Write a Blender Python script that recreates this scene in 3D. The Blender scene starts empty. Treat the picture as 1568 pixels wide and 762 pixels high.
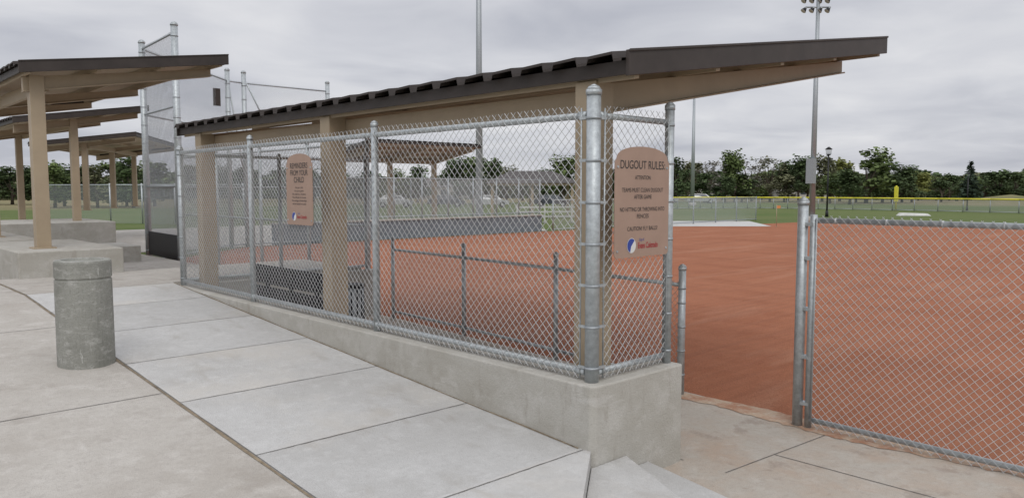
import bpy, math, random
from mathutils import Vector, Matrix
random.seed(7)
R=math.radians
scene=bpy.context.scene
# ---------------------------------------------------------------- materials
def newmat(name):
    m=bpy.data.materials.new(name); m.use_nodes=True
    nt=m.node_tree; b=nt.nodes["Principled BSDF"]
    return m,nt,b
def N(nt,t,**k):
    n=nt.nodes.new(t)
    for a,v in k.items():
        if a in n.inputs: n.inputs[a].default_value=v
        else: setattr(n,a,v)
    return n
def simple(name,col,rough=.6,metal=0,var=.12,scale=6,bump=0,bscale=40,c2=None,spec=.5):
    m,nt,b=newmat(name)
    tc=N(nt,'ShaderNodeTexCoord')
    no=N(nt,'ShaderNodeTexNoise'); no.inputs['Scale'].default_value=scale; no.inputs['Detail'].default_value=8; no.inputs['Roughness'].default_value=.65
    nt.links.new(tc.outputs['Object'],no.inputs['Vector'])
    r=N(nt,'ShaderNodeValToRGB')
    a=[c*(1-var) for c in col]; z=[min(1,c*(1+var)) for c in col] if c2 is None else c2
    r.color_ramp.elements[0].position=.3; r.color_ramp.elements[1].position=.7
    r.color_ramp.elements[0].color=(*a,1); r.color_ramp.elements[1].color=(*z,1)
    nt.links.new(no.outputs['Fac'],r.inputs['Fac']); nt.links.new(r.outputs['Color'],b.inputs['Base Color'])
    b.inputs['Roughness'].default_value=rough; b.inputs['Metallic'].default_value=metal
    b.inputs['Specular IOR Level'].default_value=spec
    if bump:
        n2=N(nt,'ShaderNodeTexNoise'); n2.inputs['Scale'].default_value=bscale; n2.inputs['Detail'].default_value=6
        nt.links.new(tc.outputs['Object'],n2.inputs['Vector'])
        bp=N(nt,'ShaderNodeBump'); bp.inputs['Strength'].default_value=bump; bp.inputs['Distance'].default_value=.01
        nt.links.new(n2.outputs['Fac'],bp.inputs['Height']); nt.links.new(bp.outputs['Normal'],b.inputs['Normal'])
    return m
def layered(name,base,layers,rough=.85,bump=.3,bscale=60,bdist=.01,spec=.25,seed=0):
    m,nt,b=newmat(name)
    tc=N(nt,'ShaderNodeTexCoord')
    col=N(nt,'ShaderNodeRGB'); col.outputs[0].default_value=(*base,1)
    cur=col.outputs[0]
    for i,(sc,lo,hi,c,st,stretch) in enumerate(layers):
        mp=N(nt,'ShaderNodeMapping'); mp.inputs['Scale'].default_value=stretch; mp.inputs['Location'].default_value=(i*7.3+seed*11,i*3.1+seed*5,i)
        nt.links.new(tc.outputs['Object'],mp.inputs['Vector'])
        no=N(nt,'ShaderNodeTexNoise'); no.inputs['Scale'].default_value=sc; no.inputs['Detail'].default_value=10; no.inputs['Roughness'].default_value=.66; no.inputs['Distortion'].default_value=.2
        nt.links.new(mp.outputs[0],no.inputs['Vector'])
        mr=N(nt,'ShaderNodeMapRange'); mr.inputs['From Min'].default_value=lo; mr.inputs['From Max'].default_value=hi; mr.inputs['To Max'].default_value=st
        nt.links.new(no.outputs['Fac'],mr.inputs['Value'])
        mx=N(nt,'ShaderNodeMix'); mx.data_type='RGBA'
        nt.links.new(mr.outputs[0],mx.inputs['Factor']); nt.links.new(cur,mx.inputs['A']); mx.inputs['B'].default_value=(*c,1)
        cur=mx.outputs['Result']
    nt.links.new(cur,b.inputs['Base Color']); b.inputs['Roughness'].default_value=rough; b.inputs['Specular IOR Level'].default_value=spec
    n2=N(nt,'ShaderNodeTexNoise'); n2.inputs['Scale'].default_value=bscale; n2.inputs['Detail'].default_value=8
    nt.links.new(tc.outputs['Object'],n2.inputs['Vector'])
    bp=N(nt,'ShaderNodeBump'); bp.inputs['Strength'].default_value=bump; bp.inputs['Distance'].default_value=bdist
    nt.links.new(n2.outputs['Fac'],bp.inputs['Height']); nt.links.new(bp.outputs['Normal'],b.inputs['Normal'])
    return m
S1=(1,1,1)
M={}
def rampmat(n,t,seed):
    q=lambda c:tuple(v*t for v in c)
    return layered(n,q((.475,.47,.455)),[(1.1,.42,.68,q((.39,.38,.36)),.75,S1),(7,.5,.72,q((.56,.555,.54)),.65,S1),(3,.56,.66,q((.36,.34,.31)),.55,(1,.5,1)),(22,.5,.7,q((.38,.37,.355)),.5,S1),(150,.48,.68,q((.27,.265,.25)),.6,S1),(.6,.52,.68,q((.485,.455,.405)),.6,S1)],.85,.5,110,seed=seed)
M['ramp']=rampmat('ramp_concrete',1,0); M['ramp2']=rampmat('ramp_concrete_b',.95,2); M['ramp3']=rampmat('ramp_concrete_c',1.03,4)
M['plaza']=layered('plaza_concrete',(.445,.42,.38),[(.8,.42,.66,(.36,.33,.29),.8,S1),(5,.5,.70,(.53,.505,.465),.65,S1),(2.2,.56,.65,(.29,.26,.225),.5,S1),(20,.5,.68,(.34,.315,.285),.55,S1),(150,.48,.68,(.24,.22,.20),.6,S1),(1.3,.6,.63,(.5,.48,.445),.3,(3,.4,1))],.88,.5,110)
M['low']=layered('lower_concrete',(.42,.385,.335),[(1.1,.45,.66,(.41,.305,.225),.7,S1),(5,.5,.70,(.50,.465,.42),.6,S1),(3,.56,.64,(.27,.22,.18),.6,S1),(20,.5,.68,(.33,.295,.255),.55,S1),(150,.48,.68,(.22,.19,.165),.6,S1)],.88,.5,110)
M['wall']=layered('wall_concrete',(.435,.42,.38),[(1.4,.42,.66,(.35,.33,.285),.8,(1,1,2)),(5,.5,.70,(.515,.50,.465),.75,S1),(10,.56,.66,(.32,.295,.255),.55,(1,1,.25)),(3,.6,.64,(.54,.525,.495),.4,(.5,.5,3)),(120,.5,.70,(.26,.24,.21),.5,S1)],.88,.4,80)
M['boll']=layered('bollard_concrete',(.29,.29,.262),[(3,.4,.63,(.20,.20,.178),.8,(1,1,.6)),(9,.52,.66,(.40,.395,.37),.85,(1,1,2)),(22,.62,.67,(.52,.52,.49),.8,(1,1,.2)),(30,.63,.67,(.15,.15,.13),.6,(2,2,.3)),(90,.52,.68,(.15,.15,.13),.6,S1)],.88,.6,60)
M['dirt']=layered('infield_dirt',(.30,.120,.066),[(.11,.35,.65,(.345,.148,.085),.85,S1),(1.1,.47,.66,(.245,.093,.050),.75,(1,.3,1)),(.5,.54,.62,(.38,.20,.13),.5,(.3,1.8,1)),(6,.45,.68,(.335,.145,.085),.65,(.35,1.6,1)),(1.6,.5,.6,(.24,.10,.06),.4,(.18,3.2,1)),(70,.48,.68,(.17,.066,.040),.6,S1),(26,.58,.68,(.16,.065,.042),.5,S1)],.97,.8,45,.02,spec=.08)
M['dust']=layered('dusty_edge',(.42,.32,.235),[(4,.42,.6,(.33,.165,.10),.9,S1),(12,.5,.65,(.47,.41,.34),.6,S1),(60,.5,.7,(.28,.19,.13),.6,S1)],.95,.5,60)
M['grass']=layered('grass',(.085,.120,.036),[(.05,.4,.6,(.125,.145,.055),.8,S1),(.6,.45,.7,(.14,.15,.065),.5,S1),(14,.5,.7,(.05,.078,.026),.6,S1)],.95,.5,20,.05,spec=.1)
M['dry']=layered('dry_land',(.21,.175,.10),[(.03,.4,.6,(.13,.14,.06),.9,S1),(.5,.45,.7,(.27,.215,.14),.5,S1)],.95,.4,5,.05,spec=.1)
M['gal']=simple('galvanised_steel',(.42,.45,.46),.48,.5,.24,22,.15,90)
M['wire']=simple('galvanised_wire',(.52,.53,.53),.5,.25,.15,15)
M['galdk']=simple('weathered_steel',(.34,.365,.38),.5,.5,.2,20)
M['tan']=simple('tan_paint',(.365,.29,.20),.5,0,.08,3,.08,60,spec=.35)
M['tanlt']=simple('tan_soffit',(.36,.29,.205),.6,0,.06,4,spec=.3)
M['brown']=simple('brown_roof_metal',(.048,.039,.035),.5,0,.2,4,spec=.3)
M['black']=simple('black_plastic',(.018,.018,.02),.5,0,.2,8,spec=.3)
M['sign']=simple('sign_panel',(.36,.25,.195),.55,0,.08,3,spec=.3)
M['ink']=simple('sign_ink',(.045,.04,.038),.5,0,.02,3)
M['blue']=simple('logo_blue',(.03,.06,.30),.5,0,.05,3)
M['red']=simple('logo_red',(.38,.02,.03),.5,0,.05,3)
M['white']=simple('white_paint',(.66,.66,.64),.5,0,.08,5)
M['tarp']=simple('pale_tarp',(.50,.50,.47),.7,0,.15,4)
M['yellow']=simple('yellow_plastic',(.64,.58,.04),.5,0,.08,5)
M['joint']=simple('joint_dark_strip',(.13,.12,.11),.9,0,.4,20)  # dark strips laid on the paving as joint lines
M['sealant']=simple('expansion_joint',(.19,.15,.10),.9,0,.5,12)
M['block']=simple('grey_block',(.15,.17,.19),.8,0,.2,3,.2,30)
M['bark']=simple('bark',(.10,.08,.06),.9,0,.3,3)
M['orange']=simple('orange_flag',(.6,.25,.08),.5,0,.1,5)
M['roofgrey']=simple('house_roof',(.16,.15,.15),.8,0,.2,1)
M['siding']=simple('house_siding',(.42,.40,.37),.8,0,.1,1)
M['glass']=simple('window_glass',(.05,.06,.07),.2,0,.1,1)
M['tyre']=simple('tyre_rubber',(.02,.02,.02),.8,0,.1,5)
M['carw']=simple('car_paint_silver',(.45,.46,.47),.3,.2,.04,2)
M['card']=simple('car_paint_dark',(.06,.065,.08),.3,.1,.04,2)
def leafmat(name,c):
    m,nt,b=newmat(name)
    g=N(nt,'ShaderNodeNewGeometry'); no=N(nt,'ShaderNodeTexNoise'); no.inputs['Scale'].default_value=.55; no.inputs['Detail'].default_value=5
    nt.links.new(g.outputs['Position'],no.inputs['Vector'])
    ad=N(nt,'ShaderNodeMath',operation='MULTIPLY_ADD'); nt.links.new(g.outputs['Random Per Island'],ad.inputs[0]); ad.inputs[1].default_value=.4
    sb=N(nt,'ShaderNodeMath',operation='SUBTRACT'); nt.links.new(no.outputs['Fac'],sb.inputs[0]); sb.inputs[1].default_value=.2
    nt.links.new(sb.outputs[0],ad.inputs[2])
    r=N(nt,'ShaderNodeValToRGB'); r.color_ramp.elements[0].position=.3; r.color_ramp.elements[1].position=.75
    r.color_ramp.elements[0].color=(*[x*.6 for x in c],1); r.color_ramp.elements[1].color=(*[x*1.6 for x in c],1)
    nt.links.new(ad.outputs[0],r.inputs['Fac']); nt.links.new(r.outputs['Color'],b.inputs['Base Color']); b.inputs['Roughness'].default_value=.85; b.inputs['Specular IOR Level'].default_value=.15
    return m
LEAF=[leafmat('leaf_dark',(.070,.098,.044)),leafmat('leaf_mid',(.110,.145,.055)),leafmat('leaf_yellow',(.20,.215,.07)),leafmat('leaf_olive',(.135,.14,.08)),leafmat('leaf_grey',(.19,.18,.155)),leafmat('leaf_spruce',(.048,.070,.048))]  # leaf tones lightened to put slight distance haze into the colour
m,nt,b=newmat('far_chain_mesh')
tr=N(nt,'ShaderNodeBsdfTransparent'); mx=N(nt,'ShaderNodeMixShader'); mx.inputs[0].default_value=.30
b.inputs['Base Color'].default_value=(.36,.39,.40,1); b.inputs['Roughness'].default_value=.6
nt.links.new(tr.outputs[0],mx.inputs[1]); nt.links.new(b.outputs[0],mx.inputs[2]); nt.links.new(mx.outputs[0],nt.nodes['Material Output'].inputs['Surface'])
M['farmesh']=m
# ---------------------------------------------------------------- mesh builder
class MB:
    def __init__(s): s.v=[]; s.f=[]; s.mi=[]; s.sm=[]; s.mats=[]
    def m(s,k):
        mt=M[k] if isinstance(k,str) else k
        if mt not in s.mats: s.mats.append(mt)
        return s.mats.index(mt)
    def face(s,pts,k,sm=False):
        o=len(s.v); s.v+= [tuple(p) for p in pts]; s.f.append(tuple(range(o,o+len(pts)))); s.mi.append(s.m(k)); s.sm.append(sm)
    def hexa(s,p,k):
        o=len(s.v); s.v+=[tuple(q) for q in p]; i=s.m(k)
        for f in ((3,2,1,0),(4,5,6,7),(0,1,5,4),(1,2,6,5),(2,3,7,6),(3,0,4,7)):
            s.f.append(tuple(o+a for a in f)); s.mi.append(i); s.sm.append(False)
    def box(s,x0,x1,y0,y1,z0,z1,k):
        s.hexa([(x0,y0,z0),(x1,y0,z0),(x1,y1,z0),(x0,y1,z0),(x0,y0,z1),(x1,y0,z1),(x1,y1,z1),(x0,y1,z1)],k)
    def prism(s,poly,z0,z1,k):
        n=len(poly); zz0=z0 if callable(z0) else (lambda x,y:z0); zz1=z1 if callable(z1) else (lambda x,y:z1)
        o=len(s.v); s.v+=[(x,y,zz0(x,y)) for x,y in poly]+[(x,y,zz1(x,y)) for x,y in poly]; i=s.m(k)
        s.f.append(tuple(o+n+a for a in range(n))); s.f.append(tuple(o+n-1-a for a in range(n)))
        for a in range(n):
            c=(a+1)%n; s.f.append((o+a,o+c,o+n+c,o+n+a))
        s.mi+=[i]*(n+2); s.sm+=[False]*(n+2)
    def cyl(s,p0,p1,r,k,n=12,r2=None,caps=True):
        p0=Vector(p0);p1=Vector(p1);d=(p1-p0).normalized()
        a=Vector((0,0,1)) if abs(d.z)<.9 else Vector((1,0,0))
        u=d.cross(a).normalized(); w=d.cross(u); r2=r if r2 is None else r2
        o=len(s.v); i=s.m(k)
        for P,rr in ((p0,r),(p1,r2)):
            for j in range(n):
                t=2*math.pi*j/n; s.v.append(tuple(P+u*(rr*math.cos(t))+w*(rr*math.sin(t))))
        for j in range(n):
            c=(j+1)%n; s.f.append((o+j,o+c,o+n+c,o+n+j)); s.mi.append(i); s.sm.append(n>5)
        if caps:
            s.f.append(tuple(o+n-1-j for j in range(n))); s.f.append(tuple(o+n+j for j in range(n))); s.mi+=[i,i]; s.sm+=[False,False]
    def build(s,name,parent=None,bevel=0,loc=None,rotz=0):
        me=bpy.data.meshes.new(name); me.from_pydata(s.v,[],s.f)
        for mt in s.mats: me.materials.append(mt)
        me.polygons.foreach_set('material_index',s.mi); me.polygons.foreach_set('use_smooth',s.sm); me.update()
        ob=bpy.data.objects.new(name,me); scene.collection.objects.link(ob)
        if parent: ob.parent=parent
        if loc: ob.location=loc
        ob.rotation_euler[2]=rotz
        if bevel:
            bv=ob.modifiers.new('bevel','BEVEL'); bv.width=bevel; bv.segments=2; bv.limit_method='ANGLE'; bv.angle_limit=R(40)
        return ob
def empty(name,loc=(0,0,0),rotz=0):
    e=bpy.data.objects.new(name,None); scene.collection.objects.link(e); e.location=loc; e.rotation_euler[2]=rotz; return e
CQ,CS,CZ=-4.08,-3.5,2.12
def W(X,Y):   # survey frame -> site axes
    return (.727*X+.687*Y+CQ, -.687*X+.727*Y+CS)
# ---------------------------------------------------------------- chain link
def wires(mb,p0,p1,z0,z1,r=.0026,cell=.0717,k='wire',off=.0):
    p0=Vector((*p0,0));p1=Vector((*p1,0)); L=(p1-p0).length; d=(p1-p0)/L; nrm=Vector((-d.y,d.x,0))
    za,zb=z0; H=((z1[0]-za)+(z1[1]-zb))/2
    def P(x,y,o): 
        t=x/L; bow=.014*math.sin(x*2.1+y*1.3)*math.sin(math.pi*min(1,max(0,y/H)))
        q=p0+d*x+nrm*(o+off+bow); return Vector((q.x,q.y,za+(zb-za)*t+y+.005*math.sin(x*3.3)))
    i=mb.m(k)
    c=-H
    while c<L:
        for sgn in (1,-1):
            a=max(0,-c); bb=min(H,L-c)
            if bb-a>.02:
                jit=random.uniform(-.0015,.0015)
                ns=max(1,int((bb-a)/.45)); ts=[a+(bb-a)*q/ns for q in range(ns+1)]
                if sgn==1: pts=[P(c+t,t,.0015+jit) for t in ts]
                else: pts=[P(c+t,H-t,-.0015+jit) for t in ts]
                for A,B in zip(pts[:-1],pts[1:]):
                    dd=(B-A).normalized(); w=dd.cross(nrm).normalized()
                    o=len(mb.v)
                    for Q in (A,B):
                        for (e,f) in ((r,0),(0,r),(-r,0),(0,-r)): mb.v.append(tuple(Q+w*e+nrm*f))
                    for j in range(4):
                        cc=(j+1)%4; mb.f.append((o+j,o+cc,o+4+cc,o+4+j)); mb.mi.append(i); mb.sm.append(True)
        c+=cell
def post(mb,x,y,z0,z1,r,k='gal',bands=()):
    mb.cyl((x,y,z0),(x,y,z1-.02),r,k,16)
    mb.cyl((x,y,z1-.035),(x,y,z1),r*1.12,k,16); mb.cyl((x,y,z1),(x,y,z1+r*.45),r*1.08,k,16,r2=r*.75); mb.cyl((x,y,z1+r*.45),(x,y,z1+r*.75),r*.75,k,16,r2=r*.2)
    for z in bands: mb.cyl((x,y,z),(x,y,z+.018),r*1.09,'galdk',16); 
# ---------------------------------------------------------------- dugout fence
f=MB()
posts_s=[2.70,5.36,7.6]
zb,zt=.835,2.63
bands=[.86+.29*i for i in range(7)]
post(f,0,0,.70,2.80,.050,'gal',bands)
post(f,.89,0,.70,2.76,.036,'gal',bands)
for s in posts_s: post(f,0,s,.70,2.74 if s<7 else 2.7,.034 if s<7 else .042,'gal',() if s<7 else bands)
for z in (zb,zt):
    f.cyl((0,.05,z),(0,7.58,z),.024,'gal',12)
    f.cyl((.05,0,z),(.86,0,z),.022,'gal',12)
    f.cyl((0,.05,z),(0,.13,z),.031,'gal',12); f.cyl((.05,0,z),(.12,0,z),.029,'gal',12)
for s in (2.7,5.36):
    f.cyl((0,s-.05,zb),(0,s+.05,zb),.033,'gal',12); f.cyl((0,s-.03,zt),(0,s+.03,zt),.033,'gal',12)
f.cyl((-.03,.085,.79),(-.03,.085,2.68),.006,'gal',6); f.cyl((.085,-.03,.79),(.085,-.03,2.68),.006,'gal',6); f.cyl((.835,-.03,.79),(.835,-.03,2.68),.006,'gal',6)
for z in bands:
    f.box(-.036,-.024,.0,.1,z,z+.02,'gal'); f.box(0,.1,-.036,-.024,z,z+.02,'gal')
wires(f,(-.028,.08),(-.028,7.56),(.785,.785),(2.695,2.695))
wires(f,(.08,-.028),(.84,-.028),(.785,.785),(2.695,2.695))
post(f,3.05,7.62,0,2.7,.036,'gal'); post(f,1.5,7.62,0,2.65,.03,'gal')
for z in (.84,2.6): f.cyl((0,7.62,z),(3.05,7.62,z),.022,'gal',10)
wires(f,(.05,7.64),(3.0,7.64),(.8,.8),(2.65,2.65),.0026,k='galdk')
for s in [0.5+.4*i for i in range(18)]:
    for z in (zb,zt): f.cyl((0,s,z),(0,s+.012,z),.0285,'wire',8)
f.build('dugout_chain_link_fence')
# ---------------------------------------------------------------- low concrete wall under the fence
def zp(x,y):
    if y<0: return .32
    if y<7.6: return .32+.0645*y
    if y<9.75: return .81
    return max(.35,.81-(y-9.75)*.14)
w=MB()
c=.035
w.prism([(-.12+c,-.12),(.95-c*.5,-.12),(.95,-.12+c*.5),(.95,.14),(.14,.14),(.14,7.55),(3.2,7.55),(3.2,7.72),(-.12,7.72),(-.12,-.12+c)],-.05,.77,'wall')
w.build('concrete_fence_wall',bevel=.012)
# ---------------------------------------------------------------- ground & pavements
g=MB(); g.face([(-2500,-2500,-.03),(2500,-2500,-.03),(2500,2500,-.03),(-2500,2500,-.03)],'dry'); g.build('ground')
g=MB(); g.face([(-40,-60,-.02),(110,-60,-.02),(110,90,-.02),(-40,90,-.02)],'grass'); g.build('grass_field')
g=MB()
hx,hy=8.5,17.0
arc=[(2.2,-22)]
for a in range(-72,5,4): arc.append((hx+39*math.cos(R(a)),hy+39*math.sin(R(a))))
arc+= [(40,20.6),(34,23.9),(8.2,23.9),(3.1,19.4),(2.6,9),(2.2,0)]
g.face([(x,y,-.008) for x,y in arc],'dirt'); g.build('infield_dirt')
g=MB(); g.face([(-3.4,-8,0),(2.62,-8,0),(2.66,0,0),(2.72,1.0,0),(3.2,7.0,0),(3.2,7.56,0),(-3.4,7.56,0)],'low'); g.build('lower_walkway')
g=MB(); g.face([(3.4,24.15,-.004),(24.6,24.15,-.004),(30,31,-.004),(30,40,-.004),(3.4,40,-.004)],'plaza'); g.build('far_concrete_apron')
g=MB(); 
rows=[]
y=-8
while y<1.3:
    inner=2.42+.05*math.sin(y*2.3)+random.uniform(-.03,.03); outer=2.70+.04*math.sin(y*3.1+1)+random.uniform(-.015,.015)
    rows.append((inner,outer,y)); y+=.07
for (i0,o0,y0),(i1,o1,y1) in zip(rows[:-1],rows[1:]):
    g.face([(i0,y0,.004),(o0,y0,.004),(o1,y1,.004),(i1,y1,.004)],'dust')
g.build('dusty_concrete_edge')
JX=-1.95
g=MB()
js=[0,1.2,2.5,3.8,5.1,6.4,7.6]
mm=['ramp2','ramp','ramp3','ramp','ramp2','ramp3']
for (a,b_,mt) in zip(js[:-1],js[1:],mm):
    zf=lambda x,y: .32+.0645*y
    g.prism([(JX,a),(-.121,a),(-.121,b_),(JX,b_)],-.04,zf,mt)
g.prism([(JX,7.6),(-.121,7.6),(-.121,7.721),(3.0,7.721),(3.0,9.75),(JX,9.75)],-.04,.81,'plaza')
ys=[9.75,13.0,34]
for a,b_ in zip(ys[:-1],ys[1:]):
    za,zb_=zp(0,a),zp(0,b_)
    def zf(x,y,a=a,b_=b_,za=za,zb_=zb_): return za+(zb_-za)*(y-a)/(b_-a)
    g.prism([(JX,a),(3.0,a),(3.0,b_),(JX,b_)],-.04,zf,'plaza')
g.prism([(JX,0),(JX,-1.75),(-.90,-.70),(-.12,-.10),(-.121,0)],-.04,.32,'ramp3')
g.build('concrete_ramp')
g=MB()
ys=[0,7.6,9.75,13.0,34]
for a,b_ in zip([-9]+ys[:-1],ys):
    za,zb_=zp(0,a),zp(0,b_)
    def zf(x,y,a=a,b_=b_,za=za,zb_=zb_): return za+(zb_-za)*(y-a)/(b_-a)
    g.prism([(-26,a),(JX,a),(JX,b_),(-26,b_)],-.04,zf,'plaza')
g.build('concrete_plaza')
j=MB()
def strip(p0,p1,w_,k,dz=.004):
    p0=Vector(p0);p1=Vector(p1);d=(p1-p0).normalized();nn=Vector((-d.y,d.x))
    ysb=sorted(set([0.0,1.0]+[ (yy-p0.y)/(p1.y-p0.y) for yy in (0,7.6,9.75,13) if abs(p1.y-p0.y)>.1 and 0<(yy-p0.y)/(p1.y-p0.y)<1]+[i/30 for i in range(1,30)]))
    pr=[]
    for t in ysb:
        ww=w_/2*random.uniform(.7,1.25); o=random.uniform(-.0025,.0025); A=p0.lerp(p1,t); pr.append((A-nn*(ww+o),A+nn*(ww-o)))
    for (a,b_),(c_,d_) in zip(pr[:-1],pr[1:]):
        j.face([(v.x,v.y,zp(v.x,min(max(v.y,-9),40))+dz) for v in (a,c_,d_,b_)],k)
strip((JX,-1.7),(JX,9.6),.022,'sealant')
strip((JX+.016,-1.7),(JX+.016,9.6),.008,'joint',dz=.005)
for s in (-.04,1.2,2.5,3.8,5.1,6.4,7.64,8.9): strip((JX+.02,s),(-.13,s-.0),.008,'joint')
for s in (-.9,2.8,5.6,8.4): strip((-10,s),(JX-.012,s),.009,'joint')
for x in (-5.0,-8.0): strip((x,-8),(x,9.6),.009,'joint')
strip((-.135,.0),(-.135,7.6),.018,'sealant',dz=.003)
j.build('pavement_joints')
j=MB()
for (a,b_) in (((.14,1.0),(2.4,1.0)),((.96,-.5),(2.40,-.62)),((1.55,-8),(1.6,-.56)),((-.2,-2.2),(2.4,-2.3)),((.14,3.5),(2.8,3.5)),((.962,-.13),(.962,.14))):
    A=Vector(a);B=Vector(b_);d=(B-A).normalized();nn=Vector((-d.y,d.x))*.005
    j.face([(v.x,v.y,.003) for v in (A-nn,B-nn,B+nn,A+nn)],'joint')
j.build('walkway_joints')
st=MB()
st.prism([(-.12,-.125),(.24,-.125),(-.12,-.84),(-1.0,-2.5),(-3,-4.5),(-3.3,-4.2),(-1.93,-1.76),(-.90,-.705),(-.125,-.11)],-.03,.215,'ramp')
st.prism([(.24,-.126),(.50,-.126),(.33,-.90),(-.5,-2.6),(-2.6,-4.8),(-3,-4.5),(-1.0,-2.5),(-.12,-.84)],-.03,.108,'ramp2')
st.build('concrete_steps',bevel=.008)
# ---------------------------------------------------------------- low inner fence
lf=MB()
LP=[(2.60,1.02),(2.85,3.04),(3.03,5.04),(3.15,7.0)]
for i,(x,y) in enumerate(LP): post(lf,x,y,-.02,1.33,.038 if i==0 else .031,'gal',[.2,.45,.7,.95,1.1] if i==0 else ())
for a,b_ in zip(LP[:-1],LP[1:]):
    for z in (.12,1.14): lf.cyl((*a,z),(*b_,z),.021,'gal',10)
    wires(lf,a,b_,(.07,.07),(1.18,1.18),.0021,k='galdk')
lf.build('low_dugout_fence')
# ---------------------------------------------------------------- right field fence
rf=MB()
post(rf,2.48,-.31,-.03,2.02,.045,'gal')
rf.cyl((2.48,-.41,0.0),(2.48,-.41,1.90),.03,'gal',12)
for z in (.2,.62,1.05,1.5,1.8): rf.box(2.45,2.51,-.42,-.30,z,z+.03,'gal')
rf.cyl((2.48,-.41,.075),(2.48,-7.5,.0),.024,'gal',12); rf.cyl((2.48,-.41,1.85),(2.48,-7.5,1.85),.024,'gal',12)
for s in (-3.4,-6.4): post(rf,2.48,s,-.03,1.9,.034,'gal')
rf.cyl((2.452,-.45,.02),(2.452,-.45,1.87),.006,'gal',6)
wires(rf,(2.455,-.44),(2.455,-7.5),(.012,.0),(1.885,1.885),r=.0023)
for i in range(16): rf.cyl((2.48,-.6-.42*i,1.85),(2.48,-.613-.42*i,1.85),.0275,'wire',8)
rf.build('field_chain_link_fence')
# ---------------------------------------------------------------- canopies
def canopy(name,x0,x1,y0,y1,zl,zh,cols,colx,zbase,loc=(0,0,0),rotz=0):
    mb=MB(); k=(zh-zl)/(x1-x0); zt=lambda x: zl+k*(x-x0)
    y=y0; prof=[]
    pitch=.335
    while y<y1-.05:
        for dy,dz in ((0,0),(.07,.0),(.085,.052),(.30,.042),(.315,.0)): 
            if y+dy<y1: prof.append((y+dy,dz))
        y+=pitch
    prof.append((y1,0))
    xa,xb=x0-.075,x1+.02
    for (ya,da),(yb,db) in zip(prof[:-1],prof[1:]):
        mb.face([(xa,ya,zt(xa)+da),(xb,ya,zt(xb)+da),(xb,yb,zt(xb)+db),(xa,yb,zt(xa)+db)],'brown')
        mb.face([(xa,ya,zt(xa)+da-.02),(xa,ya,zt(xa)+da),(xa,yb,zt(xa)+db),(xa,yb,zt(xa)+db-.02)],'brown')
    def sl(xa,xb,ya,yb,ta,ba,mat,tb=None,bb=None):
        tb=ta if tb is None else tb; bb=ba if bb is None else bb
        mb.hexa([(xa,ya,zt(xa)+ba),(xb,ya,zt(xb)+bb),(xb,yb,zt(xb)+bb),(xa,yb,zt(xa)+ba),(xa,ya,zt(xa)+ta),(xb,ya,zt(xb)+tb),(xb,yb,zt(xb)+tb),(xa,yb,zt(xa)+ta)],mat)
    sl(x0+.03,x1-.03,y0+.03,y1-.03,-.015,-.045,'tanlt')
    sl(x0-.03,x1+.03,y0-.03,y0,.05,-.125,'brown'); sl(x0-.03,x1+.03,y1,y1+.03,.05,-.125,'brown')
    sl(x0-.03,x1+.03,y0-.04,y0-.03,.055,.035,'brown')
    sl(x0,x0+.03,y0+.0,y1,-.014,-.115,'brown'); sl(x1-.03,x1,y0,y1,-.004,-.12,'brown')
    nx=max(3,int((x1-x0)/1.05))
    for i in range(nx+1):
        x=x0+.07+(x1-x0-.2)*i/nx
        sl(x,x+.06,y0+.005,y1-.005,-.046,-.15,'tan')
    for yc in cols:
        sl(x0+.10,x1-.12,yc-.05,yc+.05,-.152,-.36,'tan',-.152,-.27)
        sl(x0+.10,x1-.12,yc-.085,yc+.085,-.36,-.375,'tan',-.27,-.285)
        zc=zt(colx)-.16
        mb.box(colx-.1,colx+.1,yc-.1,yc+.1,zbase,zc+.02,'tan')
        mb.box(colx-.16,colx+.16,yc-.16,yc+.16,zbase-.01,zbase+.02,'tan')
    mb.box(colx+.102,colx+.18,min(cols),max(cols),zt(colx)-.37,zt(colx)-.17,'tan')
    return mb.build(name,loc=loc,rotz=rotz,bevel=.004)
canopy('dugout_canopy',.17,4.50,-.16,8.05,3.02,3.68,[.27,4.0,7.5],.32,0)
canopy('spectator_canopy',-1.42,1.70,9.9,18.2,3.97,4.42,[10.35,14.2,17.6],-1.14,1.2)
canopy('spectator_canopy',0.6,4.1,21.2,29.5,4.05,4.6,[21.8,25.6,29],2.2,1.0)
canopy('spectator_canopy',-1.2,2.6,0,9,0.0,.45,[.5,4.5,8.5],.6,-2.6,loc=(4.0,30.5,3.9),rotz=R(-30))
canopy('far_dugout_canopy',0,3.6,0,6.2,3.3,3.85,[.4,3.1,5.8],.4,-.4,loc=(14.4,28.4,.4),rotz=R(-90))
for i,(x0,x1,y0,y1,z) in enumerate([(-1.62,-.18,9.62,12.6,1.2),(-1.9,-.6,12.9,19,1.2),(-1,2.9,20.6,24,1.2),(.7,2.3,16.6,18.2,.74),(-5.5,-2.6,12.5,17,1.15)]):
    b_=MB(); b_.box(x0,x1,y0,y1,.0,z,'wall'); b_.build('concrete_seat_wall',bevel=.015)
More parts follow.
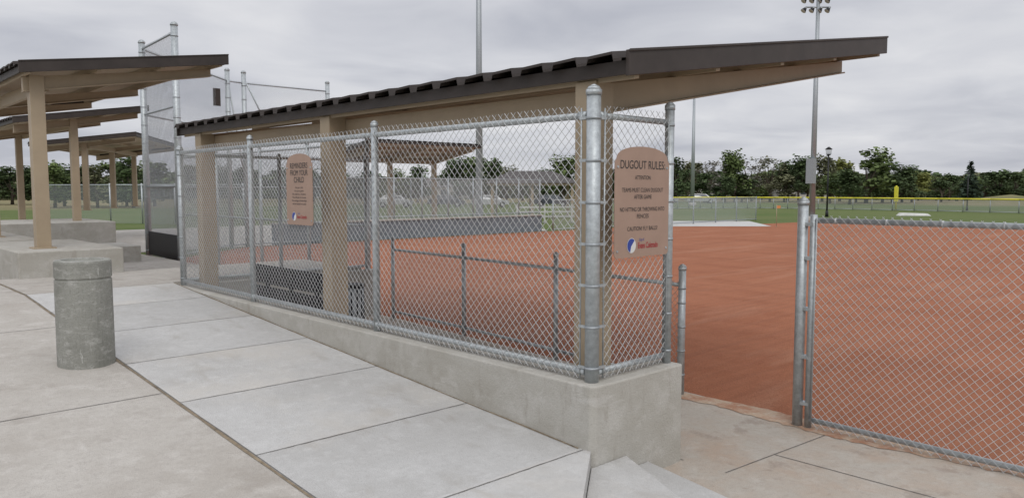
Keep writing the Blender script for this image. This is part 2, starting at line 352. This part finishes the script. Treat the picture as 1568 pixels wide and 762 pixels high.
# ---------------------------------------------------------------- bollard
bo=MB(); prof=[(.232,0),(.229,.77),(.220,.778),(.220,.788),(.230,.796),(.229,.925),(.225,.94),(.212,.947),(.17,.947),(.16,.925),(0.001,.92)]
n=40
for (ra,za),(rb,zb_) in zip(prof[:-1],prof[1:]):
    for i in range(n):
        t0=2*math.pi*i/n;t1=2*math.pi*(i+1)/n
        wv=lambda t: 1+.010*math.sin(8*t)
        bo.face([(ra*wv(t0)*math.cos(t0),ra*wv(t0)*math.sin(t0),za),(ra*wv(t1)*math.cos(t1),ra*wv(t1)*math.sin(t1),za),(rb*wv(t1)*math.cos(t1),rb*wv(t1)*math.sin(t1),zb_),(rb*wv(t0)*math.cos(t0),rb*wv(t0)*math.sin(t0),zb_)],'boll',False)
bo.build('concrete_bollard',loc=(-2.18,4.04,zp(0,4.0)-.02))
# ---------------------------------------------------------------- signs
def sign(name,loc,rotz,w_,h,lines,logo):
    e=empty(name,loc,rotz)
    mb=MB(); sh=.10; pts=[(-w_/2+.02,0),(w_/2-.02,0),(w_/2,.02),(w_/2,h-sh-.02),(w_/2-.012,h-sh)]
    aw=w_/2-.02
    na=18
    for i in range(na+1):
        t=math.pi*i/na; pts.append((aw*math.cos(t),h-sh+sh*math.sin(t)**.8 if 0<i<na else h-sh))
    pts+=[(-w_/2+.012,h-sh),(-w_/2,h-sh-.02),(-w_/2,.02)]
    for y,rev in ((-.003,False),(.003,True)):
        P=[(x,y,z) for x,z in pts]
        mb.face(P if not rev else P[::-1],'sign')
    for i in range(len(pts)):
        a=pts[i];b_=pts[(i+1)%len(pts)]
        mb.face([(a[0],-.003,a[1]),(a[0],.003,a[1]),(b_[0],.003,b_[1]),(b_[0],-.003,b_[1])],'sign')
    for sx in (-1,1):
        for z in (.05,h-sh-.05): mb.cyl((sx*(w_/2-.03),-.003,z),(sx*(w_/2-.03),-.008,z),.009,'gal',10)
    mb.build('panel',parent=e)
    def txt(t,z,size,wid,mat='ink',x=0,bold=0):
        cu=bpy.data.curves.new('lettering',type='FONT'); cu.body=t; cu.size=size; cu.align_x='CENTER'; cu.align_y='CENTER'; cu.offset=bold
        ob=bpy.data.objects.new('lettering',cu); scene.collection.objects.link(ob); ob.parent=e
        cu.materials.append(M[mat]); ob.rotation_euler=(R(90),0,0); ob.location=(x,-.0055,z)
        bpy.context.view_layer.update()
        if wid and ob.dimensions.x>0: ob.scale.x=wid/ob.dimensions.x
    for (t,z,size,wid) in lines: txt(t,z,size,wid)
    lg=MB(); cx,cz,rr=logo
    ring=[(cx+rr*math.cos(2*math.pi*i/24),-.0052,cz+rr*1.05*math.sin(2*math.pi*i/24)) for i in range(24)]
    lg.face(ring,'white')
    lg.face([(cx+rr*.93*math.cos(t),-.0060,cz+rr*.98*math.sin(t)) for t in [math.pi*.25+math.pi*1.15*i/14 for i in range(15)]]+[(cx-.1*rr,-.0060,cz-.15*rr),(cx+.25*rr,-.0060,cz+.25*rr)],'blue')
    lg.build('logo',parent=e)
    txt('City of',cz+rr*.75,rr*.6,rr*1.1,'blue',x=cx+rr*2.3); txt('Evans Colorado',cz-.1*rr,rr*1.15,rr*4.6,'red',x=cx+rr*3.8,bold=.0008)
    return e
sign('dugout_rules_sign',(.50,-.045,1.63),0,.645,.80,[("DUGOUT RULES:",.665,.085,.53),("ATTENTION:",.575,.042,.19),("TEAMS MUST CLEAN DUGOUT",.485,.042,.49),("AFTER GAME",.435,.042,.21),("NO HITTING OR THROWING INTO",.345,.042,.53),("FENCES",.295,.042,.14),("CAUTION! FLY BALLS!",.205,.042,.36)],(-.13,.085,.052))
sign('reminders_sign',(-.05,4.08,1.74),R(-90),.57,.76,[("REMINDERS",.63,.085,.38),("FROM YOUR",.555,.085,.38),("CHILD",.48,.085,.22),("I'm just a kid",.40,.028,.16),("It's just a game",.365,.028,.2),("My coach is a volunteer",.33,.028,.3),("The officials are human",.295,.028,.3),("No college scholarships",.26,.028,.32),("will be handed out today",.225,.028,.3)],(-.12,.09,.045))
# ---------------------------------------------------------------- bench & can in dugout
be=MB()
for yy in (5.5,6.2,6.9,7.4):
    be.box(.9,.95,yy-.02,yy+.02,0,1.02,'black'); be.box(.95,1.32,yy-.02,yy+.02,.36,.41,'black'); be.box(1.28,1.32,yy-.02,yy+.02,0,.36,'black')
be.box(.96,1.34,5.2,7.5,.412,.45,'black'); be.box(.952,.975,5.2,7.5,.56,.72,'black'); be.box(.952,.975,5.2,7.5,.76,1.03,'black')
be.build('players_bench',bevel=.004)
tc_=MB(); tc_.cyl((0,0,0),(0,0,.82),.10,'galdk',20,r2=.12); tc_.cyl((0,0,.82),(0,0,.87),.13,'black',20)
for i in range(10):
    t=2*math.pi*i/10; tc_.box(.115*math.cos(t)-.008,.115*math.cos(t)+.008,.115*math.sin(t)-.008,.115*math.sin(t)+.008,.05,.80,'black')
tc_.build('trash_can',loc=(1.4,5.35,0))
# ---------------------------------------------------------------- wing fence + backstop
bs=MB()
wp=[(3.17,7.75),(3.17,9.8),(3.17,11.8),(3.2,14.1)]
for x,y in wp: post(bs,x,y,-.03,3.0,.035,'gal')
for a,b_ in zip(wp,wp[1:]+[(3.2,16.4)]):
    for z in (.1,1.5,2.9): bs.cyl((*a,z),(*b_,z),.021,'gal',8)
    wires(bs,a,b_,(.05,.05),(2.95,2.95),.0026,k='galdk')
bs.build('wing_chain_link_fence')
bs=MB()
bp_=[(3.2,16.4),(3.4,19.4),(7.75,23.9),(8.45,24.1),(11.9,24.1)]
HT=[6.2,6.2,6.4,6.4,6.35]
for (x,y),h in zip(bp_,HT): post(bs,x,y,-.03,h,.085,'gal',[.4+.5*i for i in range(12)])
for (a,b_) in zip(bp_[:-1],bp_[1:]):
    for z in (.1,2.2,4.2,6.0): bs.cyl((*a,z),(*b_,z),.026,'galdk',8)
    wires(bs,a,b_,(.05,.05),(6.05,6.05),.0024,cell=.0717,k='galdk')
for (a,b_) in ((bp_[0],bp_[1]),):
    x0,y0=a;x1,y1=b_
    bs.hexa([(x0-.02,y0,.3),(x0+.02,y0,.3),(x1+.02,y1,.3),(x1-.02,y1,.3),(x0-.02,y0,.95),(x0+.02,y0,.95),(x1+.02,y1,.95),(x1-.02,y1,.95)],'black')
bs.cyl((7.75,23.9,6.2),(8.45,24.1,2.2),.03,'gal',8)
bs.cyl((8.45,24.1,6.2),(9.6,24.12,4.0),.03,'gal',8)
bs.box(6.9,7.15,23.1,23.13,5.0,5.6,'brown')
bs.build('backstop_fence')
# ---------------------------------------------------------------- far side dugout wall and fences
fw=MB(); fw.box(9.6,24.2,24.2,24.5,0,.78,'block'); fw.box(9.55,24.25,24.15,24.55,.782,.84,'wall'); fw.build('block_wall')
ff=MB()
for i in range(9):
    x=12.2+1.5*i; post(ff,x,24.35,.7,2.7,.035,'galdk')
for z in (.95,2.6): ff.cyl((12.2,24.35,z),(24.2,24.35,z),.024,'galdk',8)
ff.face([(12.2,24.35,.85),(24.2,24.35,.85),(24.2,24.35,2.65),(12.2,24.35,2.65)],'farmesh')
ff.face([(12.2,28.9,.1),(24.2,28.9,.1),(24.2,28.9,2.65),(12.2,28.9,2.65)],'farmesh')
for i in range(6): post(ff,12.2+2.4*i,28.9,0,2.7,.035,'galdk')
ff.build('far_dugout_fence')
sf=MB()
for i in range(9): post(sf,24.4+2.5*i,23.6-.02*i,0,1.62,.035,'galdk')
for z in (.1,1.58): sf.cyl((24.4,23.6,z),(44.4,23.4,z),.025,'galdk',8)
sf.face([(24.4,23.6,.05),(44.4,23.4,.05),(44.4,23.4,1.6),(24.4,23.6,1.6)],'farmesh')
sf.build('sideline_fence')
ow=MB(); path=[]
for i in range(25):
    t=i/24; X=14+t*32; Y=82-16*t+10*math.sin(math.pi*t); path.append(W(X,Y))
for a,b_ in zip(path[:-1],path[1:]):
    ow.face([(*a,.03),(*b_,.03),(*b_,1.2),(*a,1.2)],'farmesh'); ow.cyl((*a,1.24),(*b_,1.24),.08,'yellow',6); ow.cyl((*a,0),(*a,1.2),.04,'galdk',6); ow.cyl((*a,.1),(*b_,.1),.03,'galdk',6)
e0=path[-1]; e1=W(50,50); 
ow.face([(*e0,.03),(*e1,.03),(*e1,1.5),(*e0,1.5)],'farmesh'); ow.cyl((*e0,1.5),(*e1,1.5),.03,'galdk',6); ow.cyl((*e0,0),(*e0,1.6),.06,'gal',6)
ow.build('outfield_fence')
fp=MB(); x,y=W(38.8,78); fp.cyl((x,y,0),(x,y,2.5),.08,'yellow',10); fp.box(x-.15,x+.15,y-.15,y+.15,.9,2.4,'yellow'); fp.build('foul_pole')
pa=MB()
P=[W(8,44.5),W(15,44.5),W(16,52),W(9.5,52)]; pa.face([(*p,0) for p in P],'ramp3'); pa.build('concrete_path')
pa=MB(); x,y=W(32.6,62.6)
pa.hexa([(a,b_,c_) for a,b_,c_ in ((-1.3,-.4,0),(1.3,-.4,0),(1.3,.4,0),(-1.3,.4,0),(-1.0,-.25,.24),(1.1,-.2,.18),(1.0,.25,.2),(-1.1,.2,.26))],'tarp')
pa.build('folded_field_cover',bevel=.06,loc=(x,y,-.02),rotz=R(-43))
def barrier(X,Y,rz):
    x,y=W(X,Y); mb=MB()
    for k_ in range(3): mb.box(-1,1,-.03,.03,.35+.3*k_,.45+.3*k_,'tarp')
    for sx in (-.9,.9): mb.box(sx-.04,sx+.04,-.035,.035,0,1.2,'tarp'); mb.box(sx-.05,sx+.05,-.3,.3,0,.06,'tarp')
    mb.build('site_barrier',loc=(x,y,0),rotz=rz)
for i in range(3): barrier(1.2+2.2*i*.8,49+.4*i,R(-30))
x,y=W(15.1,44); mb=MB(); mb.cyl((0,0,0),(0,0,1.25),.018,'tan',8); mb.box(0,.22,-.006,.006,1.05,1.22,'orange'); mb.cyl((0,0,0),(0,0,.03),.05,'tan',8); mb.build('marker_flag',loc=(x,y,-.01),rotz=R(-40))
# parked cars far beyond the fields
def car(X,Y,paint,rz):
    x,y=W(X,Y); mb=MB()
    side=[(-2.2,.35),(2.2,.35),(2.25,.75),(1.35,.92),(.75,1.42),(-1.1,1.45),(-1.75,.98),(-2.2,.92)]
    n=len(side)
    L_=[(a,-.85 if b_<1.2 else -.68,b_) for a,b_ in side]; R_=[(a,.85 if b_<1.2 else .68,b_) for a,b_ in side]
    mb.face(L_,paint); mb.face(R_[::-1],paint)
    for i in range(n):
        k_=(i+1)%n; mt='glass' if i in (3,5) else paint; mb.face([L_[k_],L_[i],R_[i],R_[k_]],mt)
    for sy in (-1,1):
        mb.face([(a,sy*yy,b_) for a,yy,b_ in ((-1.45,.83,1.0),(1.05,.83,1.0),(.62,.71,1.36),(-1.0,.71,1.38))],'glass')
        for a in (-1.35,1.4): mb.cyl((a,sy*.70,.33),(a,sy*.88,.33),.33,'tyre',16); mb.cyl((a,sy*.882,.33),(a,sy*.89,.33),.18,'carw',10)
    mb.build('parked_car',loc=(x,y,0),rotz=rz)
for X,Y,p,rz in ((-14,92,'carw',R(-40)),(-8,94,'card',R(-44)),(-2.6,93,'carw',R(-40)),(5,96,'card',R(-50)),(23,118,'carw',R(-43)),(29,119,'carw',R(-43))): car(X,Y,p,rz)
# ---------------------------------------------------------------- light poles
def lightpole(X,Y,h,r,heads=True,box=True):
    x,y=W(X,Y); mb=MB(); mb.cyl((0,0,-.1),(0,0,h),r,'galdk',14,r2=r*.55); mb.cyl((0,0,-.1),(0,0,.4),r*1.8,'wall',14)
    if box: mb.box(-.5,-.1,-.25,.25,2.5,4.1,'galdk')
    if heads:
        d=Vector((.727,-.687,0)); 
        for k,zz in enumerate((h-.1,h-.7)):
            mb.cyl(Vector((0,0,zz))-d*.8,Vector((0,0,zz))+d*.8,.05,'galdk',8)
            for i in range(4):
                c=Vector((0,0,zz))+d*(-.75+i*.5)
                fd=Vector((-.3,.2,-.45)).normalized()
                mb.cyl(c,c+fd*.12,.06,'galdk',10,r2=.10); mb.cyl(c+fd*.12,c+fd*.32,.10,'black',10,r2=.18); mb.cyl(c+fd*.32,c+fd*.34,.17,'tarp',10)
    mb.build('floodlight_pole',loc=(x,y,0))
lightpole(-1.9,45,19,.22,True,False)
lightpole(19.45,50,14.35,.20)
lightpole(23.6,101,14,.28,False,False)
x,y=W(24.5,60); sl_=MB(); sl_.cyl((0,0,0),(0,0,4.8),.07,'black',10,r2=.05); sl_.cyl((0,0,0),(0,0,.5),.14,'black',10,r2=.1); sl_.cyl((0,0,4.75),(0,0,4.85),.12,'black',10,r2=.2); sl_.cyl((0,0,4.85),(0,0,5.2),.2,'farmesh',10,r2=.24); sl_.cyl((0,0,5.2),(0,0,5.4),.3,'black',10,r2=.06)
sl_.build('street_lamp',loc=(x,y,0))
x,y=W(46,78); sl_=MB(); sl_.cyl((0,0,0),(0,0,3.4),.06,'black',8); sl_.cyl((0,0,0),(0,0,.4),.12,'black',8,r2=.08); sl_.cyl((0,0,3.4),(0,0,3.7),.12,'farmesh',8,r2=.18); sl_.cyl((0,0,3.7),(0,0,3.85),.25,'black',8,r2=.05)
sl_.build('street_lamp',loc=(x,y,0))
ps=MB(); 
ps.hexa([(-3.6,-2.6,2.6),(3.6,-2.6,2.6),(3.6,2.6,2.6),(-3.6,2.6,2.6),(-1.6,-.2,3.55),(1.6,-.2,3.55),(1.6,.2,3.55),(-1.6,.2,3.55)],'brown')
ps.box(-3.4,3.4,-2.4,2.4,2.42,2.597,'tan')
for X in (-3,0,3):
    for Y in (-2.1,2.1): ps.box(X-.1,X+.1,Y-.1,Y+.1,-.1,2.42,'tan')
x,y=W(1.5,60); ps.build('picnic_shelter',loc=(x,y,0),rotz=R(-43))
for (X,Y,wd_,h) in ((-14,170,12,2.8),(66,176,13,2.7),(44,180,10,2.8)):
    x,y=W(X,Y); hb=MB(); hb.box(-wd_/2,wd_/2,-4,4,0,h,'siding')
    hb.face([(-wd_/2-.4,-4.4,h-.1),(wd_/2+.4,-4.4,h-.1),(wd_/2+.4,0,h+1.9),(-wd_/2-.4,0,h+1.9)],'roofgrey'); hb.face([(-wd_/2-.4,4.4,h-.1),(-wd_/2-.4,0,h+1.9),(wd_/2+.4,0,h+1.9),(wd_/2+.4,4.4,h-.1)],'roofgrey')
    for sx in (-1,1): hb.face([(sx*wd_/2,-4,h),(sx*wd_/2,4,h),(sx*wd_/2,0,h+1.75)],'siding')
    for i in range(3): hb.box(-wd_/2+1.5+3.2*i,-wd_/2+2.7+3.2*i,-4.04,-4.0,1,2.1,'glass')
    hb.box(wd_/2-1.6,wd_/2-.7,-4.04,-4.0,0,2.05,'brown')
    hb.build('suburban_house',loc=(x,y,0),rotz=R(-43))
me_=MB(); 
for i in range(24):
    for k_ in range(6):
        def pt(a,b): 
            X=70+a*2.4; Y=112+b*2.5; h=1.6*math.sin(math.pi*b/6)*(.75+.25*math.sin(a*.9))*min(1,a/3); x,y=W(X,Y); return (x,y,h-.03)
        me_.face([pt(i,k_),pt(i+1,k_),pt(i+1,k_+1),pt(i,k_+1)],'dry',True)
me_.build('earth_berm')
lf2=MB(); A=W(-30,50);B=W(-16,46)
lf2.face([(*A,0),(*B,0),(*B,2.4),(*A,2.4)],'farmesh')
for i in range(7):
    t=i/6; p=(A[0]+(B[0]-A[0])*t,A[1]+(B[1]-A[1])*t); lf2.cyl((*p,0),(*p,2.5),.05,'gal',8)
lf2.cyl((*A,2.4),(*B,2.4),.04,'gal',8); lf2.build('boundary_fence')
# ---------------------------------------------------------------- trees
def treemesh(kind,seed):
    rnd=random.Random(seed); mb=MB(); H=10
    leaf=LEAF[0]
    if kind=='round':
        mb.cyl((0,0,-.2),(.1,.1,3.2),.28,'bark',8,r2=.18)
        cl=[]
        for i in range(rnd.randint(18,26)):
            a=rnd.uniform(0,6.28); rr=rnd.uniform(.2,3.3); z=rnd.uniform(1.6,9.1); rr*= (1 if z<6.5 else .55)
            c_=Vector((rr*math.cos(a),rr*math.sin(a),z)); cl.append((c_,rnd.uniform(.6,1.5)))
            mb.cyl((.1,.1,rnd.uniform(1.2,3.2)),tuple(c_),.1,'bark',5,r2=.02)
        cnt=110;sz=(.10,.30)
    elif kind=='cone':
        mb.cyl((0,0,-.2),(0,0,8.5),.2,'bark',8,r2=.04); cl=[]
        for i in range(34):
            z=.8+8.9*i/33; rr=max(.15,2.3*(1-z/10.4)); a=i*2.4
            cl.append((Vector((rr*.6*math.cos(a),rr*.6*math.sin(a),z)),max(.3,rr*.62)))
        cnt=70;sz=(.12,.3)
    else:
        mb.cyl((0,0,-.2),(0,0,3),.22,'bark',8,r2=.14); cl=[]
        for i in range(22):
            a=rnd.uniform(0,6.28); rr=rnd.uniform(.4,2.9); z=rnd.uniform(3,9.4)
            c_=Vector((rr*math.cos(a),rr*math.sin(a),z)); cl.append((c_,rnd.uniform(.5,1.1))); mb.cyl((0,0,rnd.uniform(1.2,3)),tuple(c_),.09,'bark',5,r2=.02)
        cnt=46;sz=(.08,.22)
    for c_,r in cl:
        for i in range(int(cnt*(r/1.1)**1.3)):
            v=Vector((rnd.gauss(0,1),rnd.gauss(0,1),rnd.gauss(0,.8))).normalized()*r*rnd.uniform(.3,1.2)
            s=rnd.uniform(*sz); q=Matrix.Rotation(rnd.uniform(0,6.28),3,'Z')@Matrix.Rotation(rnd.uniform(0,6.28),3,'X')
            mb.face([c_+v+q@Vector(p)*s for p in ((-1,-.6,0),(1,-.6,0),(1.1,.6,.2),(-.8,.7,0))],leaf)
    me=mb.build('tmp'); d=me.data; bpy.data.objects.remove(me); return d
T={'round':[treemesh('round',i) for i in range(6)],'cone':[treemesh('cone',9)],'thin':[treemesh('thin',20+i) for i in range(3)]}
def tree(X,Y,h,kind,li,wx=1.0):
    d=random.choice(T[kind]); x,y=W(X,Y)
    ob=bpy.data.objects.new({'round':'deciduous_tree','cone':'spruce_tree','thin':'sparse_tree'}[kind],d); scene.collection.objects.link(ob)
    ob.location=(x,y,0); s=h/10; ob.scale=(s*wx,s*wx,s); ob.rotation_euler[2]=random.uniform(0,6.28)
    for i,mt in enumerate(d.materials):
        if mt==LEAF[0]: ob.material_slots[i].link='OBJECT'; ob.material_slots[i].material=LEAF[li]
def tpx(u,top,Y,kind,li,wx=1.0):
    tree((u-784)/1180*Y,Y,(290-top)/1180*Y+2.12,kind,li,wx)
for (u,top,Y,k,li,wx) in [(1035,240,130,'round',0,1),(1060,247,150,'round',3,1.2),(1085,240,140,'thin',4,1.1),(1108,243,150,'thin',4,1.2),(1124,228,130,'round',1,.9),(1150,236,140,'thin',4,1.3),(1178,239,135,'thin',3,1.3),(1205,247,140,'round',0,1.3),(1222,237,130,'round',0,1.0),
  (1258,235,135,'round',3,1.1),(1285,241,140,'round',2,1.2),(1325,226,120,'round',1,1.4),(1350,243,125,'round',0,1.3),(1380,251,130,'round',0,1.3),(1405,263,150,'round',2,1.4),(1432,266,150,'thin',1,1.4),(1452,264,150,'round',0,1.3),(1483,246,130,'cone',5,1.3),(1505,264,150,'round',0,1.5),(1528,258,140,'round',0,1.6),(1552,264,140,'round',0,1.6),(1580,258,130,'round',0,1.5),
  (1300,258,110,'round',0,1.5),(1235,260,150,'round',0,1.7),(1165,262,160,'round',1,1.7),(1095,262,160,'round',0,1.7),(1050,262,160,'round',0,1.7),(1340,264,160,'round',0,1.8),(1420,270,170,'round',3,1.9),(1480,270,170,'round',1,1.9),(1365,266,125,'round',0,1.6),(1270,264,120,'round',1,1.6),(1200,266,130,'round',3,1.6),(1135,264,130,'round',0,1.6),(1078,264,128,'round',0,1.5),(1110,268,126,'round',0,1.5),(1310,268,128,'round',0,1.6),(1395,272,128,'round',0,1.7),(1440,274,132,'round',0,1.7),
  (700,238,110,'round',0,1.2),(725,236,115,'round',1,1.2),(755,240,110,'round',0,1.2),(775,252,120,'round',3,1.3),(862,236,110,'round',1,1.2),(838,256,120,'round',0,1.2),(890,248,120,'round',0,1.2),(800,262,150,'round',0,1.5),(930,256,140,'round',0,1.5),(970,254,150,'round',3,1.5),(1005,254,150,'round',0,1.5),
  (640,254,130,'round',0,1.4),(600,258,140,'round',1,1.4),(560,260,150,'round',0,1.5),(520,260,140,'round',0,1.5),(480,258,140,'round',0,1.5),(430,258,140,'round',1,1.5),(380,254,140,'round',0,1.5),(330,254,130,'round',0,1.5),(290,252,130,'round',3,1.5),
  (85,246,90,'round',1,1.3),(100,258,100,'round',0,1.5),(115,250,95,'round',0,1.3),(135,256,100,'round',3,1.4),(150,252,90,'round',3,1.3),(178,248,95,'round',1,1.3),(195,254,100,'round',0,1.4),(205,238,90,'round',0,1.2),(238,246,100,'round',1,1.3),(60,252,110,'round',0,1.6),(20,254,110,'round',0,1.6),(-30,250,110,'round',0,1.6)]:
    tpx(u,top,Y,k,li,wx)
tb=MB()
def belt(n,D0,D1,base,seed,s0,s1):
    for i in range(n):
        a=R(random.uniform(-50,45)); D=random.uniform(D0,D1); X=D*math.sin(a);Y=D*math.cos(a)
        hh=base+1.2*math.sin(a*19+seed)+.9*math.sin(a*47+1+seed)+.7*math.sin(a*113+seed); z=random.uniform(0,1)**.8*hh
        x,y=W(X,Y); s=random.uniform(s0,s1); q=Matrix.Rotation(random.uniform(0,6.28),3,'Z')@Matrix.Rotation(random.uniform(0,6.28),3,'X')
        mat=LEAF[0] if math.sin(a*31+seed)+random.uniform(-.6,.6)<.3 else LEAF[random.choice((1,3))]
        tb.face([Vector((x,y,z))+q@Vector(p)*s for p in ((-1,-.6,0),(1,-.6,0),(1,.6,0),(-1,.6,0))],mat)
belt(15000,185,200,4.2,0,.35,.8)
belt(15000,205,215,5.4,3,.4,.9)
tb.build('distant_tree_belt')
# ---------------------------------------------------------------- world
wd=bpy.data.worlds.new("World"); scene.world=wd; wd.use_nodes=True; nt=wd.node_tree
bg=nt.nodes['Background']; out=nt.nodes['World Output']
sunel,sunaz=R(48),R(215)
sky=N(nt,'ShaderNodeTexSky'); sky.sky_type='NISHITA'; sky.sun_disc=False; sky.sun_elevation=sunel; sky.sun_rotation=sunaz
bg.inputs['Strength'].default_value=.05; nt.links.new(sky.outputs[0],bg.inputs['Color'])
tc=N(nt,'ShaderNodeTexCoord'); sx=N(nt,'ShaderNodeSeparateXYZ'); nt.links.new(tc.outputs['Generated'],sx.inputs[0])
zz=N(nt,'ShaderNodeMath',operation='MAXIMUM'); nt.links.new(sx.outputs['Z'],zz.inputs[0]); zz.inputs[1].default_value=0
za=N(nt,'ShaderNodeMath',operation='ADD'); nt.links.new(zz.outputs[0],za.inputs[0]); za.inputs[1].default_value=.14
dx=N(nt,'ShaderNodeMath',operation='DIVIDE'); nt.links.new(sx.outputs['X'],dx.inputs[0]); nt.links.new(za.outputs[0],dx.inputs[1])
dy=N(nt,'ShaderNodeMath',operation='DIVIDE'); nt.links.new(sx.outputs['Y'],dy.inputs[0]); nt.links.new(za.outputs[0],dy.inputs[1])
cb=N(nt,'ShaderNodeCombineXYZ'); nt.links.new(dx.outputs[0],cb.inputs[0]); nt.links.new(dy.outputs[0],cb.inputs[1])
def cloudn(sc,det,ro,di,off):
    mp=N(nt,'ShaderNodeMapping'); mp.inputs['Location'].default_value=off; nt.links.new(cb.outputs[0],mp.inputs['Vector'])
    n1=N(nt,'ShaderNodeTexNoise'); n1.inputs['Scale'].default_value=sc; n1.inputs['Detail'].default_value=det; n1.inputs['Roughness'].default_value=ro; n1.inputs['Distortion'].default_value=di
    nt.links.new(mp.outputs[0],n1.inputs['Vector']); return n1
na_=cloudn(.55,3,.45,.2,(3,1,0)); nb_=cloudn(1.7,6,.5,.4,(0,4,0))
mixn=N(nt,'ShaderNodeMix'); mixn.data_type='FLOAT'; mixn.inputs['Factor'].default_value=.42; nt.links.new(na_.outputs['Fac'],mixn.inputs['A']); nt.links.new(nb_.outputs['Fac'],mixn.inputs['B'])
cr=N(nt,'ShaderNodeValToRGB'); el=cr.color_ramp.elements; el[0].position=.35; el[0].color=(.49,.505,.565,1); el[1].position=.66; el[1].color=(.82,.82,.84,1)
e=el.new(.5); e.color=(.655,.665,.71,1)
nt.links.new(mixn.outputs['Result'],cr.inputs['Fac'])
mr=N(nt,'ShaderNodeMapRange'); mr.inputs['From Min'].default_value=0.3; mr.inputs['From Max'].default_value=.9; mr.inputs['To Min'].default_value=1.0; mr.inputs['To Max'].default_value=2.25
nt.links.new(zz.outputs[0],mr.inputs['Value'])
bg2=N(nt,'ShaderNodeBackground'); nt.links.new(cr.outputs[0],bg2.inputs['Color']); nt.links.new(mr.outputs[0],bg2.inputs['Strength'])
ad=N(nt,'ShaderNodeMixShader'); ad.inputs[0].default_value=.94; nt.links.new(bg.outputs[0],ad.inputs[1]); nt.links.new(bg2.outputs[0],ad.inputs[2]); nt.links.new(ad.outputs[0],out.inputs['Surface'])
sun=bpy.data.lights.new('sun','SUN'); sun.energy=.9; sun.angle=R(30); sun.color=(1,.96,.90)
so=bpy.data.objects.new('sun',sun); scene.collection.objects.link(so)
d=Vector((math.sin(sunaz)*math.cos(sunel),math.cos(sunaz)*math.cos(sunel),math.sin(sunel)))
so.rotation_euler=d.to_track_quat('Z','Y').to_euler()
# ---------------------------------------------------------------- camera
cam=bpy.data.cameras.new('camera'); cam.lens=27.09; cam.sensor_width=36; cam.clip_end=6000; cam.clip_start=.05
co=bpy.data.objects.new('camera',cam); scene.collection.objects.link(co); co.location=(CQ,CS,CZ)
co.rotation_euler=(R(90-4.41),0,-math.atan2(.687,.727)); scene.camera=co
scene.view_settings.view_transform='Standard'; scene.view_settings.look='None'; scene.view_settings.exposure=0
